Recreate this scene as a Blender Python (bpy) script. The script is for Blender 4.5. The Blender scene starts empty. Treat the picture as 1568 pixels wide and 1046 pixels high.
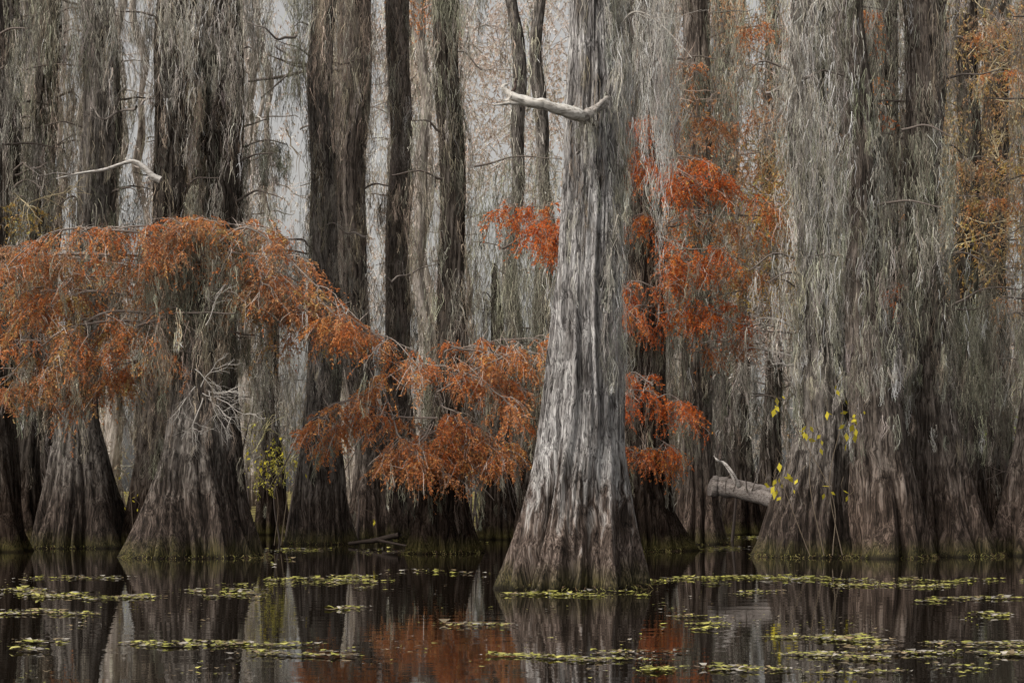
import bpy, math, time
import numpy as np
rng = np.random.default_rng(11)
F = 3049.0; H = 1.25          # surveying constants: angular scale, eye height above the water

def wp(px, py, d):
    return np.array([(px-784.0)*d/F, d, H+(755.0-py)*d/F])

scene = bpy.context.scene
scene.view_settings.view_transform = 'Standard'
scene.view_settings.look = 'None'
scene.view_settings.exposure = 0

# ------------------------------------------------------------------ helpers
class Acc:
    def __init__(s): s.v=[]; s.q=[]; s.c=[]; s.n=0
    def add(s, v, q, c):
        v=np.asarray(v,dtype=np.float32).reshape(-1,3)
        c=np.asarray(c,dtype=np.float32).reshape(-1,3)
        s.v.append(v); s.q.append(np.asarray(q,dtype=np.int64).reshape(-1,4)+s.n); s.c.append(c); s.n+=len(v)
    def build(s, name, mat, parent=None, smooth=False):
        if s.n==0: return None
        v=np.concatenate(s.v); q=np.concatenate(s.q); c=np.concatenate(s.c)
        me=bpy.data.meshes.new(name)
        me.vertices.add(len(v)); me.vertices.foreach_set('co', v.ravel())
        me.loops.add(q.size); me.loops.foreach_set('vertex_index', q.ravel().astype(np.int32))
        me.polygons.add(len(q)); me.polygons.foreach_set('loop_start', np.arange(0,q.size,4,dtype=np.int32))
        if smooth: me.polygons.foreach_set('use_smooth', np.ones(len(q),dtype=bool))
        me.update(calc_edges=True)
        a=me.attributes.new('col','FLOAT_COLOR','POINT')
        c4=np.ones((len(v),4),dtype=np.float32); c4[:,:3]=np.clip(c,0,.85)
        a.data.foreach_set('color', c4.ravel())
        me.materials.append(mat)
        ob=bpy.data.objects.new(name, me); scene.collection.objects.link(ob)
        if parent: ob.parent=parent
        return ob

def empty(name):
    e=bpy.data.objects.new(name,None); scene.collection.objects.link(e); return e

def norm(a): return a/np.maximum(np.linalg.norm(a,axis=-1,keepdims=True),1e-9)

def ribbons(acc, P, wid, col):
    N,S,_=P.shape
    a=rng.uniform(0,2*np.pi,N)
    side=np.stack([np.cos(a),np.sin(a)*.7,rng.normal(0,.1,N)],-1)[:,None,:]
    w=(wid*.5)[...,None]
    V=np.stack([P-side*w,P+side*w],2)
    base=(np.arange(N)[:,None]*S+np.arange(S-1)[None,:])*2
    Q=np.stack([base,base+1,base+3,base+2],-1)
    C=np.broadcast_to(col[:,None,None,:],(N,S,2,3))
    acc.add(V,Q,C)

def tubes(acc, P, R, col, ns=3):
    N,S,_=P.shape
    T=norm(np.gradient(P,axis=1))
    ref=norm(np.array([.31,.87,.38]))[None,None,:]*np.ones((N,S,1))
    U=norm(np.cross(T,ref)); Vv=norm(np.cross(T,U))
    an=np.arange(ns)*2*np.pi/ns
    V=P[:,:,None,:]+R[:,:,None,None]*(np.cos(an)[None,None,:,None]*U[:,:,None,:]+np.sin(an)[None,None,:,None]*Vv[:,:,None,:])
    k=np.arange(ns); k2=(k+1)%ns
    b=(np.arange(N)[:,None,None]*S+np.arange(S-1)[None,:,None])*ns
    Q=np.stack([b+k,b+k2,b+ns+k2,b+ns+k],-1)
    C=np.broadcast_to(col[:,None,None,:],(N,S,ns,3))
    acc.add(V,Q,C)

def crspline(pts, n):
    pts=np.array(pts,float)
    p=np.vstack([2*pts[0]-pts[1],pts,2*pts[-1]-pts[-2]])
    out=[]; m=len(pts)-1
    for u in np.linspace(0,m,n):
        i=min(int(u),m-1); t=u-i
        a,b,c,d=p[i],p[i+1],p[i+2],p[i+3]
        out.append(.5*((2*b)+(-a+c)*t+(2*a-5*b+4*c-d)*t*t+(-a+3*b-3*c+d)*t**3))
    return np.array(out)

def smoothn(n,step,amp,dim=None):
    k=max(2,int(n/step)+2); g=rng.normal(0,amp,(k,dim or 1)); x=np.linspace(0,k-1,n)
    o=np.stack([np.interp(x,np.arange(k),g[:,j]) for j in range(g.shape[1])],-1)
    return o if dim else o[:,0]

def limb(acc, pts, r0, r1, col, n=24, ns=8, rough=.25, knots=0.0):
    P=crspline(pts,n)
    P[1:-1]+=smoothn(n-2,4,rough*r0*1.,3)
    R=np.linspace(r0,r1,n)*(1+smoothn(n,5,.09+knots))
    if ns>=8:   # irregular cross-section with running ridges for the thick, close pieces
        T=norm(np.gradient(P,axis=0)); ref=norm(np.array([.31,.87,.38]))[None,:]
        U=norm(np.cross(T,ref)); Vv=norm(np.cross(T,U)); an=np.arange(ns)*2*np.pi/ns
        ridge=1+rng.normal(0,.05,(1,ns))+rng.normal(0,.015,(n,ns))
        ridge=ridge*(1+.06*np.sin(an*2+np.linspace(0,3,n)[:,None]))
        RR=R[:,None]*ridge
        V=P[:,None,:]+RR[...,None]*(np.cos(an)[None,:,None]*U[:,None,:]+np.sin(an)[None,:,None]*Vv[:,None,:])
        k=np.arange(ns); k2=(k+1)%ns; b=np.arange(n-1)[:,None]*ns
        Q=np.stack([b+k,b+k2,b+ns+k2,b+ns+k],-1)
        vc=np.array(col)[None,None,:]*(1+rng.normal(0,.12,(1,ns,1))+rng.normal(0,.04,(n,ns,1)))
        acc.add(V,Q,vc)
        for e_ in (0,n-1):
            c0=P[e_]+(T[e_]*R[e_]*.4*(1 if e_ else -1)); b0=V[e_]
            vv=np.concatenate([b0,[c0]])
            q=[[j,(j+1)%ns,(j+2)%ns,ns] for j in range(0,ns-1,2)]
            acc.add(vv,q,np.tile(np.array(col)*.7,(ns+1,1)))
    else:
        tubes(acc,P[None],R[None],np.array(col)[None],ns)
    return P

# ------------------------------------------------------------------ moss
G_GREEN=np.array([.35,.34,.265]); G_GREY=np.array([.46,.43,.375]); G_BROWN=np.array([.355,.30,.235]); G_PALE=np.array([.64,.615,.56])

def moss(acc, A, L, W, K, wid, tint, fuzz=.7, var=.45, hair=1.):
    """tassels: an axis hanging from each anchor, clothed in short drooping hairs that taper to a tip"""
    A=np.atleast_2d(A); T=len(A); S=4
    L=np.broadcast_to(L,(T,)).copy(); W=np.broadcast_to(W,(T,))
    tint=np.broadcast_to(tint,(T,3))
    tc=tint*np.exp(rng.normal(-.08,var,(T,1)))*(1+rng.normal(0,.03,(T,3)))
    idx=np.repeat(np.arange(T),K); N=T*K
    drop=rng.random(N)*.95
    Ls=L[idx]
    ln=np.minimum(Ls*(1.03-drop)*rng.uniform(.5,1,N),rng.uniform(.12,.5,N)*hair)
    t=np.linspace(0,1,S)[None,:]
    frac=drop[:,None]+ln[:,None]*t/Ls[:,None]
    prof=np.minimum(.35+frac*2.5,1)*(1-frac**1.6*.88)
    lump=1+.4*np.sin(frac*Ls[:,None]*7+rng.uniform(0,6.28,T)[idx][:,None])
    prof=prof*lump
    ox=rng.normal(0,.5,N)*W[idx]; oy=rng.normal(0,.4,N)*W[idx]
    ph=rng.uniform(0,6.28,(T,2))[idx]; amp=rng.uniform(.01,.06,T)[idx]*np.minimum(Ls,2.)
    seg=(ln/(S-1))[:,None]
    wx=np.cumsum(rng.normal(0,.2,(N,S))*seg,1); wy=np.cumsum(rng.normal(0,.2,(N,S))*seg,1)
    P=np.empty((N,S,3))
    P[...,0]=A[idx,0][:,None]+ox[:,None]*prof+amp[:,None]*np.sin(frac*5+ph[:,:1])+wx
    P[...,1]=A[idx,1][:,None]+oy[:,None]*prof+amp[:,None]*np.sin(frac*4+ph[:,1:])+wy
    P[...,2]=A[idx,2][:,None]-Ls[:,None]*drop[:,None]-ln[:,None]*t
    w=wid*rng.uniform(.5,1.35,N)[:,None]*(1-.7*t)*(.8+.4*rng.random((N,S)))
    c=tc[idx]*np.exp(rng.normal(0,.27,(N,1)))
    ribbons(acc,P,w,c)
    if fuzz>0:
        M=int(N*fuzz); i=rng.integers(0,N,M); s=rng.integers(0,S,M)
        p0=P[i,s]; an=rng.uniform(0,6.28,M); l=rng.uniform(.04,.15,M)*hair
        d=np.stack([np.cos(an)*.8,np.sin(an)*.8,-rng.uniform(-.2,.8,M)],-1)
        p1=p0+d*l[:,None]*.5+rng.normal(0,.01,(M,3))
        p2=p1+np.stack([rng.normal(0,.4,M),rng.normal(0,.4,M),-np.ones(M)],-1)*l[:,None]*.55
        PP=np.stack([p0,p1,p2],1)
        ww=wid*.75*np.array([1,.9,.3])[None,:]*rng.uniform(.6,1.2,M)[:,None]
        ribbons(acc,PP,ww,c[i]*np.exp(rng.normal(0.08,.2,(M,1))))

# ------------------------------------------------------------------ foliage
def sprays(acc, A, D, Ln, cols, nl=22, lsz=.055, tw=None):
    N=len(A); S=6
    t=np.linspace(0,1,S)
    P=A[:,None,:]+D[:,None,:]*(Ln[:,None]*t[None,:])[...,None]
    P[...,2]-=.5*Ln[:,None]*t[None,:]**2
    P+=np.cumsum(rng.normal(0,.012,P.shape),1)
    if tw is not None:
        R=np.broadcast_to(np.linspace(.009,.004,3),(N,3)); ribbons(tw,P[:,[0,2,5]],R*lsz/.055,np.tile(np.array([.3,.22,.17]),(N,1)))
    u=rng.uniform(.1,1,(N,nl)); f=u*(S-1); i=np.minimum(f.astype(int),S-2); fr=(f-i)[...,None]
    ar=np.arange(N)[:,None]
    B=P[ar,i]*(1-fr)+P[ar,i+1]*fr
    dirn=norm(P[ar,i+1]-P[ar,i])
    sd=norm(rng.normal(0,1,(N,nl,3)))
    dd=norm(dirn*.5+sd*.9+np.array([0,0,-.55]))
    l=lsz*rng.uniform(.6,1.5,(N,nl,1)); 
    nrm=norm(np.cross(dd,norm(rng.normal(0,1,(N,nl,3)))))
    w=l*.17
    V=np.stack([B,B+dd*l*.5-nrm*w,B+dd*l,B+dd*l*.5+nrm*w],2)
    M=N*nl; q=np.arange(M*4).reshape(M,4)
    c=cols[:,None,:]*np.exp(rng.normal(0,.28,(N,nl,1)))
    C=np.broadcast_to(c[:,:,None,:],(N,nl,4,3))
    acc.add(V,q,C)

ORANGE=[(.82,.29,.10),(.72,.25,.09),(.58,.28,.13),(.76,.37,.13)]
RUST=[(.70,.32,.15),(.60,.33,.18),(.76,.32,.13),(.48,.33,.20),(.58,.44,.18)]
HOT=[(.84,.22,.055),(.76,.18,.05),(.64,.20,.08),(.82,.32,.09)]
YEL=[(.68,.50,.15),(.60,.43,.15),(.48,.42,.18),(.70,.38,.14)]
BROWN=[(.60,.35,.20),(.52,.34,.22),(.66,.37,.18),(.5,.40,.25)]
HAZY_PINK=[(.82,.70,.63),(.74,.62,.555),(.84,.77,.71),(.78,.60,.51)]  # pale far leaves, lightened further to carry the distance haze
def pick(pal,N):
    p=np.array(pal); return p[rng.integers(0,len(p),N)]

def bough(aB, aL, pts, d, pal, nsub=14, subL=(.5,1.2), nspr=9, r0=.035, lsz=.055, bark=(.30,.26,.23), spl=(.18,.5), droop=.45, dj=.8, leafy=.85, aM=None, mossn=0):
    off=np.cumsum(rng.normal(0,dj*.5,len(pts))); off-=off[0]
    W=[wp(p[0],p[1],d+o) for p,o in zip(pts,off)]
    P=limb(aB,W,r0,r0*.3,bark,n=26,ns=6,rough=.8)
    n=len(P)
    ti=rng.integers(int(n*.15),n,nsub)
    az=rng.uniform(0,6.28,nsub); L=rng.uniform(*subL,nsub)
    tan=norm(P[-1]-P[0])
    dr=norm(np.stack([np.cos(az),np.sin(az),rng.uniform(-.3,.4,nsub)],-1)+tan*.6)
    S=8; t=np.linspace(0,1,S)
    SP=P[ti][:,None,:]+dr[:,None,:]*(L[:,None]*t)[...,None]
    SP[...,2]-=droop*L[:,None]*(t**2)[None,:]
    SP+=np.cumsum(rng.normal(0,.018,SP.shape),1)
    R=np.linspace(r0*.38,.004,S)[None,:]*np.ones((nsub,1))
    tubes(aB,SP,R,np.tile(np.array(bark)*1.3,(nsub,1)),3)
    M=nsub*6; i=rng.integers(0,nsub,M); s=rng.integers(2,S,M)
    dd=norm(rng.normal(0,1,(M,3))+np.array([0,0,-.3])); l=rng.uniform(.15,.5,M)
    tt=np.linspace(0,1,4)
    TP=SP[i,s][:,None,:]+dd[:,None,:]*(l[:,None]*tt)[...,None]; TP[...,2]-=.2*l[:,None]*tt**2
    TP+=np.cumsum(rng.normal(0,.012,TP.shape),1)
    ribbons(aB,TP,np.linspace(.014,.006,4)[None,:]*np.ones((M,1)),np.tile(np.array(bark)*1.9,(M,1)))
    if leafy>0:
        M=int(nsub*nspr*leafy)
        wgt=rng.random(nsub)**2+.12; i=rng.choice(nsub,M,p=wgt/wgt.sum()); s=rng.integers(2,S,M)
        a=rng.uniform(0,6.28,M)
        D=norm(np.stack([np.cos(a),np.sin(a),rng.uniform(-1.3,.1,M)],-1)+dr[i]*.4)
        subc=pick(pal,nsub)[i]*.6+pick(pal,M)*.4
        sprays(aL,SP[i,s],D,rng.uniform(*spl,M),subc,lsz=lsz,tw=aB)
    if aM is not None and mossn>0:
        i=rng.integers(0,nsub,mossn); s=rng.integers(1,S,mossn)
        moss(aM,SP[i,s],rng.uniform(.3,1.2,mossn),rng.uniform(.06,.15,mossn),26,.012,G_GREEN*.9)
    return P

def twigfan(acc, p, d, L, r, lev, col):
    n=6; t=np.linspace(0,1,n)[:,None]
    P=p+d*L*t+np.cumsum(rng.normal(0,.035*L,(n,3)),0)*np.array([1,1,1.]); P[:,2]-=(.1*L*t[:,0]**2)
    tubes(acc,P[None],np.linspace(r,r*.5,n)[None],np.array(col)[None],5 if lev>1 else 3)
    if lev>0:
        for k in range(rng.integers(4,7)):
            i=rng.integers(2,n); dd=norm(d+rng.normal(0,.6,3))
            twigfan(acc,P[i],dd,L*rng.uniform(.4,.7),r*.5,lev-1,col)

# ------------------------------------------------------------------ materials
def newmat(name):
    m=bpy.data.materials.new(name); m.use_nodes=True; nt=m.node_tree; nt.nodes.clear(); return m,nt
def link(nt,a,b): nt.links.new(a,b)
def mapped(nt,scale):
    g=nt.nodes.new('ShaderNodeNewGeometry'); m=nt.nodes.new('ShaderNodeMapping'); m.inputs['Scale'].default_value=scale
    link(nt,g.outputs['Position'],m.inputs['Vector']); return m.outputs[0]
def noise(nt,vec,scale,detail=6,rough=.6,dist=0.):
    n=nt.nodes.new('ShaderNodeTexNoise'); n.inputs['Scale'].default_value=scale; n.inputs['Detail'].default_value=detail
    n.inputs['Roughness'].default_value=rough; n.inputs['Distortion'].default_value=dist
    link(nt,vec,n.inputs['Vector']); return n.outputs['Fac']
def ramp(nt,fac,stops):
    r=nt.nodes.new('ShaderNodeValToRGB'); e=r.color_ramp.elements
    while len(e)<len(stops): e.new(.5)
    for el,(p,c) in zip(e,stops): el.position=p; el.color=(*c,1)
    link(nt,fac,r.inputs[0]); return r.outputs[0]
def mix(nt,fac,a,b,mode='MIX'):
    m=nt.nodes.new('ShaderNodeMix'); m.data_type='RGBA'; m.blend_type=mode
    for s,v in ((m.inputs[0],fac),(m.inputs[6],a),(m.inputs[7],b)):
        if hasattr(v,'is_output'): link(nt,v,s)
        elif isinstance(v,(int,float)): s.default_value=v
        else: s.default_value=(*v,1)
    return m.outputs[2]
def maprange(nt,v,a,b,c=0.,d=1.):
    m=nt.nodes.new('ShaderNodeMapRange'); link(nt,v,m.inputs[0])
    for i,x in zip((1,2,3,4),(a,b,c,d)): m.inputs[i].default_value=x
    return m.outputs[0]
def mth(nt,op,a,b):
    m=nt.nodes.new('ShaderNodeMath'); m.operation=op
    for s,v in ((m.inputs[0],a),(m.inputs[1],b)):
        if hasattr(v,'is_output'): link(nt,v,s)
        else: s.default_value=v
    return m.outputs[0]

def bark_mat(name, lo, mid, hi, stain_lo, stain_hi, zs=(1.1,1.7), bump=0., fs=55, cs=13, crack=0.):
    m,nt=newmat(name)
    g=nt.nodes.new('ShaderNodeNewGeometry')
    bend=nt.nodes.new('ShaderNodeTexNoise'); bend.inputs['Scale'].default_value=1.6; bend.inputs['Detail'].default_value=2
    link(nt,g.outputs['Position'],bend.inputs['Vector'])
    off=nt.nodes.new('ShaderNodeVectorMath'); off.operation='MULTIPLY_ADD'; link(nt,bend.outputs['Color'],off.inputs[0]); off.inputs[1].default_value=(.25,.25,0); link(nt,g.outputs['Position'],off.inputs[2])
    def mp(sc):
        k=nt.nodes.new('ShaderNodeMapping'); k.inputs['Scale'].default_value=sc; link(nt,off.outputs[0],k.inputs['Vector']); return k.outputs[0]
    fine=noise(nt,mp((1,1,.03)),fs,3,.7)
    coarse=noise(nt,mp((1,1,.07)),cs,3,.6)
    blot=noise(nt,mapped(nt,(1,1,.5)),3.5,4,.65)
    f=mth(nt,'ADD',mth(nt,'MULTIPLY',fine,.55),mth(nt,'MULTIPLY',coarse,.45))
    up=ramp(nt,f,[(.40,lo),(.49,mid),(.60,hi)])
    dn=ramp(nt,f,[(.40,[x*.25 for x in stain_lo]),(.5,stain_lo),(.61,stain_hi)])
    sp=nt.nodes.new('ShaderNodeSeparateXYZ'); link(nt,g.outputs['Position'],sp.inputs[0])
    z=sp.outputs['Z']
    zz=mth(nt,'ADD',z,mth(nt,'MULTIPLY',mth(nt,'SUBTRACT',coarse,.5),3.0))
    c=mix(nt,maprange(nt,zz,*zs),dn,up)
    c=mix(nt,1.0,c,ramp(nt,blot,[(.35,(.5,.48,.46)),(.62,(1.12,1.12,1.12))]),'MULTIPLY')
    h=f
    if crack>0:   # narrow dark fissures between the fibre strips
        ck=noise(nt,mp((1,1,.09)),cs*1.7,2,.5)
        e=mth(nt,'ABSOLUTE',mth(nt,'SUBTRACT',ck,.5),0)
        k=maprange(nt,e,.0,.028,1.-crack,1.)
        c=mix(nt,1.0,c,k,'MULTIPLY')
        h=mth(nt,'ADD',f,mth(nt,'MULTIPLY',k,.35))
    za=mth(nt,'ADD',z,mth(nt,'MULTIPLY',blot,-.7))
    c=mix(nt,maprange(nt,za,-.3,.05,.9,0.),c,ramp(nt,fine,[(.4,(.02,.022,.01)),(.6,(.13,.11,.04))]))
    c=mix(nt,maprange(nt,z,.02,.09,.85,0.),c,(.015,.012,.009))
    if bump>0:
        b=nt.nodes.new('ShaderNodeBsdfPrincipled'); link(nt,c,b.inputs['Base Color']); b.inputs['Roughness'].default_value=.85; b.inputs['Specular IOR Level'].default_value=.2
        bp=nt.nodes.new('ShaderNodeBump'); bp.inputs['Strength'].default_value=bump; bp.inputs['Distance'].default_value=.06
        link(nt,h,bp.inputs['Height']); link(nt,bp.outputs[0],b.inputs['Normal'])
    else:
        b=nt.nodes.new('ShaderNodeBsdfDiffuse'); link(nt,c,b.inputs['Color'])
    o=nt.nodes.new('ShaderNodeOutputMaterial'); link(nt,b.outputs[0],o.inputs[0]); return m

def attr_mat(name, transl=0., rough=.9, spec=None, grain=0):
    m,nt=newmat(name)
    a=nt.nodes.new('ShaderNodeAttribute'); a.attribute_name='col'
    c=a.outputs['Color']
    if grain:
        c=mix(nt,1.0,c,ramp(nt,noise(nt,mapped(nt,(.2,1,1)),grain,2,.7),[(.36,(.5,.47,.44)),(.50,(.98,.98,.98)),(.65,(1.15,1.15,1.15))]),'MULTIPLY')
    if spec is None: d=nt.nodes.new('ShaderNodeBsdfDiffuse'); link(nt,c,d.inputs['Color'])
    else:
        d=nt.nodes.new('ShaderNodeBsdfPrincipled'); link(nt,c,d.inputs['Base Color']); d.inputs['Roughness'].default_value=rough; d.inputs['Specular IOR Level'].default_value=spec
    out=d.outputs[0]
    if transl>0:
        t=nt.nodes.new('ShaderNodeBsdfTranslucent'); link(nt,c,t.inputs[0])
        ms=nt.nodes.new('ShaderNodeMixShader'); ms.inputs[0].default_value=transl
        link(nt,d.outputs[0],ms.inputs[1]); link(nt,t.outputs[0],ms.inputs[2]); out=ms.outputs[0]
    o=nt.nodes.new('ShaderNodeOutputMaterial'); link(nt,out,o.inputs[0]); return m

M_MAIN=bark_mat('silver_cypress_bark',(.09,.082,.08),(.38,.365,.36),(.76,.745,.73),(.16,.12,.10),(.44,.355,.305),(.9,1.7),bump=1.,crack=.6)
M_MID=bark_mat('grey_cypress_bark',(.035,.03,.027),(.16,.143,.128),(.36,.33,.30),(.062,.047,.038),(.20,.155,.13),(1.0,2.3),bump=.7,fs=40,crack=.5)
M_WARM=bark_mat('brown_cypress_bark',(.035,.028,.025),(.165,.138,.118),(.35,.30,.262),(.10,.073,.058),(.30,.225,.185),(1.0,2.3),bump=.7,fs=40,crack=.5)
M_DARK=bark_mat('dark_cypress_bark',(.018,.015,.013),(.075,.064,.055),(.17,.148,.13),(.035,.026,.021),(.10,.075,.06),(1.2,2.3))
M_FAR_HAZE=bark_mat('hazed_distant_cypress_bark',(.26,.225,.205),(.42,.375,.34),(.54,.495,.455),(.16,.13,.11),(.3,.25,.215),(.8,3.),fs=20,cs=6)  # distance haze mixed into the bark colour, hence paler than near bark
M_MOSS=attr_mat('spanish_moss')
M_LEAF=attr_mat('cypress_leaves',.3)
M_TWIG=attr_mat('branch_wood')
M_WOOD=attr_mat('weathered_wood',grain=34)
M_PAD=attr_mat('floating_leaf',0.,.45,.4)

# ------------------------------------------------------------------ trunks
def vgrid(th, z, nt_, dz, seed):
    r=np.random.default_rng(seed)
    nz=int((z.max()-z.min())/dz)+4
    G=r.uniform(-1,1,(nz,nt_))
    u=(th/(2*np.pi)*nt_)%nt_; v=(z-z.min())/dz
    i=np.floor(u).astype(int)%nt_; j=np.clip(np.floor(v).astype(int),0,nz-2)
    fu=u-np.floor(u); fv=v-j; fu=fu*fu*(3-2*fu); fv=fv*fv*(3-2*fv)
    i2=(i+1)%nt_
    return (G[j,i]*(1-fu)+G[j,i2]*fu)*(1-fv)+(G[j+1,i]*(1-fu)+G[j+1,i2]*fu)*fv

class Trunk: pass
def trunk(parent, prof, d, mat, seed, lobes=9, nseg=140, dz=.05, flute=.22, name='trunk', barkd=.022, wob=1.):
    prof=sorted(prof,key=lambda p:-p[0])
    pz=np.array([H+(755-p[0])*d/F for p in prof]); pc=np.array([((p[1]+p[2])/2-784)*d/F for p in prof]); ph=np.array([(p[2]-p[1])/2*d/F for p in prof])
    pz=np.concatenate([[-.5],pz]); pc=np.concatenate([[pc[0]],pc]); ph=np.concatenate([[ph[0]*1.12],ph])
    z=np.arange(-.5,pz[-1],dz); n=len(z)
    cx=np.interp(z,pz,pc); hw=np.interp(z,pz,ph)
    k=np.ones(9)/9
    cx=np.convolve(np.pad(cx,4,mode='edge'),k,'valid'); hw=np.convolve(np.pad(hw,4,mode='edge'),k,'valid')
    up=np.clip((z-1.5)/3,0,1)
    cx=cx+wob*up*(.07*np.sin(z*.55+seed)+.035*np.sin(z*1.3+seed*2.3))
    hw=hw*(1+up*wob*.06*np.sin(z*.9+seed*1.7))
    th=np.linspace(0,2*np.pi,nseg,endpoint=False)
    TH,Z=np.meshgrid(th,z)
    base=np.exp(-np.maximum(Z,0)/1.4)
    warp=.16*vgrid(TH,Z,3,2.6,seed+1)+.03*vgrid(TH,Z,11,1.2,seed+5)
    fl=2.2*np.abs(vgrid(TH+warp,Z,lobes,5.,seed+2))**.8-1.05
    fl2=2*np.abs(vgrid(TH+warp,Z,lobes*3,2.4,seed+3))-.8
    hwm=hw.mean(); cells=max(24,int(2*np.pi*hwm/.055))
    bk=np.abs(vgrid(TH+warp,Z,cells,1.7,seed+4))*1.9+.4*vgrid(TH+warp*.5,Z,cells*2,.9,seed+6)+.12*vgrid(TH,Z,cells,.2,seed+8)
    R=hw[:,None]*(1+(.05+flute*base)*fl+(.045+.10*base)*fl2)+bk*barkd
    X=cx[:,None]+R*np.cos(TH); Y=d+R*np.sin(TH)
    V=np.stack([X,Y,Z],-1)
    a=np.arange(n-1)[:,None]*nseg; i=np.arange(nseg)[None,:]; i2=(i+1)%nseg
    Q=np.stack([a+i,a+i2,a+nseg+i2,a+nseg+i],-1)
    acc=Acc(); acc.add(V,Q,np.ones((n*nseg,3))*.3)
    acc.build(name,mat,parent,smooth=True)
    t=Trunk(); t.z=z; t.cx=cx; t.hw=hw; t.d=d; return t

def trunk_moss(acc, t, y0, y1, n, L=(.7,2.6), W=(.08,.26), K=34, wid=.0125, tints=(G_GREY,G_GREEN,G_BROWN), th=(-195,15), bright=1., fuzz=.7, out=.16, hair=1.,var=.5):
    z1=H+(755-y0)*t.d/F; z0=H+(755-y1)*t.d/F
    Ln=rng.uniform(*L,n)
    z=rng.uniform(z0,z1+1.0,n)
    Ln=np.minimum(Ln,np.maximum(z-z0,.4)+rng.uniform(-.2,.5,n))
    a=np.radians(rng.uniform(th[0],th[1],n))
    r=np.interp(z-Ln*.6,t.z,t.hw)+.03+rng.uniform(0,1,n)**2*out*2
    cx=np.interp(z-Ln*.3,t.z,t.cx)
    A=np.stack([cx+r*np.cos(a),t.d+r*np.sin(a),z],-1)
    tt=np.array(tints)[rng.integers(0,len(tints),n)]*bright
    moss(acc,A,Ln,rng.uniform(*W,n),K,wid,tt,fuzz=fuzz,hair=hair,var=var)

def side_boughs(aM,aB,t,y0,y1,nb,tints,bright,reach=(.3,1.2),nt_=7,K=32,wid=.0125,L=(.5,2.4),W=(.08,.24)):
    """short side branches, each hung with a few tassels, that break the outline of the trunk"""
    z1=H+(755-y0)*t.d/F; z0=H+(755-y1)*t.d/F
    As=[];tt=[]
    for b in range(nb):
        z=rng.uniform(z0,z1); s=rng.choice([-1,1]); hw=np.interp(z,t.z,t.hw); cx=np.interp(z,t.z,t.cx)
        R=rng.uniform(*reach); dy=rng.uniform(-.9,.9)
        p0=np.array([cx+s*hw*.8,t.d+dy*.3,z]); p1=p0+np.array([s*R*.5,dy*.4,rng.uniform(0,.2)]); p2=p0+np.array([s*R,dy,rng.uniform(-.2,.25)])
        P=limb(aB,[p0,p1,p2],.03,.01,(.2,.17,.15),n=10,ns=4,rough=.8)
        c=np.array(tints[rng.integers(0,len(tints))])*bright
        for k in range(nt_): As.append(P[rng.integers(2,10)]+rng.normal(0,.06,3)); tt.append(c)
    As=np.array(As); n=len(As)
    moss(aM,As,rng.uniform(*L,n),rng.uniform(*W,n),K,wid,np.array(tt))

def curtain(aM,aB,x0,y0,x1,y1,ybot,d,n,tint,K=38,wid=.0135,W=(.1,.3),jit=.7,taper=0.,fuzz=.7,r=.03,hair=1.,var=.5):
    W0=wp(x0,y0,d); W1=wp(x1,y1,d+rng.uniform(-1,1))
    mid=(W0+W1)/2+np.array([0,0,.15])
    P=limb(aB,[W0,mid,W1],r,r*.4,(.2,.17,.15),n=20,ns=5,rough=.8)
    u=rng.uniform(0,1,n); A=P[(u*19).astype(int)]+rng.normal(0,1,(n,3))*np.array([.08,jit,.05])
    full=(A[:,2]-(H+(755-ybot)*d/F))
    L=full*rng.uniform(.3,1.05,n)*(1-taper*np.abs(u-.5)*1.6)
    L=np.maximum(L,.3)
    moss(aM,A,L,rng.uniform(*W,n),K,wid,tint,fuzz=fuzz,hair=hair,var=var)
    A2=A.copy(); A2[:,2]-=L*rng.uniform(.2,.6,n); A2[:,0]+=rng.normal(0,.1,n)
    moss(aM,A2[:n//2],(L*.5)[:n//2],rng.uniform(*W,n)[:n//2],K,wid,tint*.9,fuzz=fuzz,hair=hair,var=var)

def tree(name='bald_cypress_tree'):
    e=empty(name); return e,Acc(),Acc(),Acc()
def finish(e,aB,aM,aL):
    aB.build('branches',M_TWIG,e); aM.build('moss',M_MOSS,e); aL.build('foliage',M_LEAF,e)

# ---- main silver tree
e,aB,aM,aL=tree()
t=trunk(e,[(-260,892,925),(-120,884,932),(0,876,938),(100,872,942),(175,866,948),(240,868,946),(320,864,946),(400,860,946),(500,851,946),(600,838,950),(680,826,952),(740,815,957),(790,805,964),(840,795,974),(880,787,982),(905,783,985)],26.3,M_MAIN,3,lobes=13,nseg=460,dz=.03,flute=.19,barkd=.032,wob=.25)
trunk_moss(aM,t,-60,580,80,(.6,2.4),(.04,.12),36,.007,(G_PALE,G_PALE*.9,G_GREY*1.1),(-62,15),.92,out=.05)
trunk_moss(aM,t,60,420,22,(.3,1.1),(.03,.07),16,.007,(G_GREY,G_BROWN*1.2),(-140,-70),.9,out=.03)
trunk_moss(aM,t,0,330,60,(.5,1.4),(.05,.13),36,.007,(G_PALE,G_GREEN*1.2),(-50,5),.88,out=.1)
aW=Acc()
BL=(.74,.71,.66)
d=25.6
limb(aW,[wp(904,194,d+.3),wp(890,178,d),wp(872,172,d-.1),wp(850,166,d-.15),wp(833,160,d-.2),wp(815,158,d-.2),wp(797,153,d-.2),wp(781,147,d-.2)],.08,.058,BL,n=48,ns=16,rough=.08,knots=.01)
limb(aW,[wp(806,155,d-.2),wp(788,158,d-.2),wp(772,159,d-.25),wp(756,162,d-.3)],.038,.008,BL,n=14,ns=8,rough=.15)
limb(aW,[wp(790,151,d-.2),wp(778,142,d-.2),wp(771,134,d-.2),wp(778,128,d-.2)],.052,.014,BL,n=14,ns=8,rough=.1)
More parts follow.
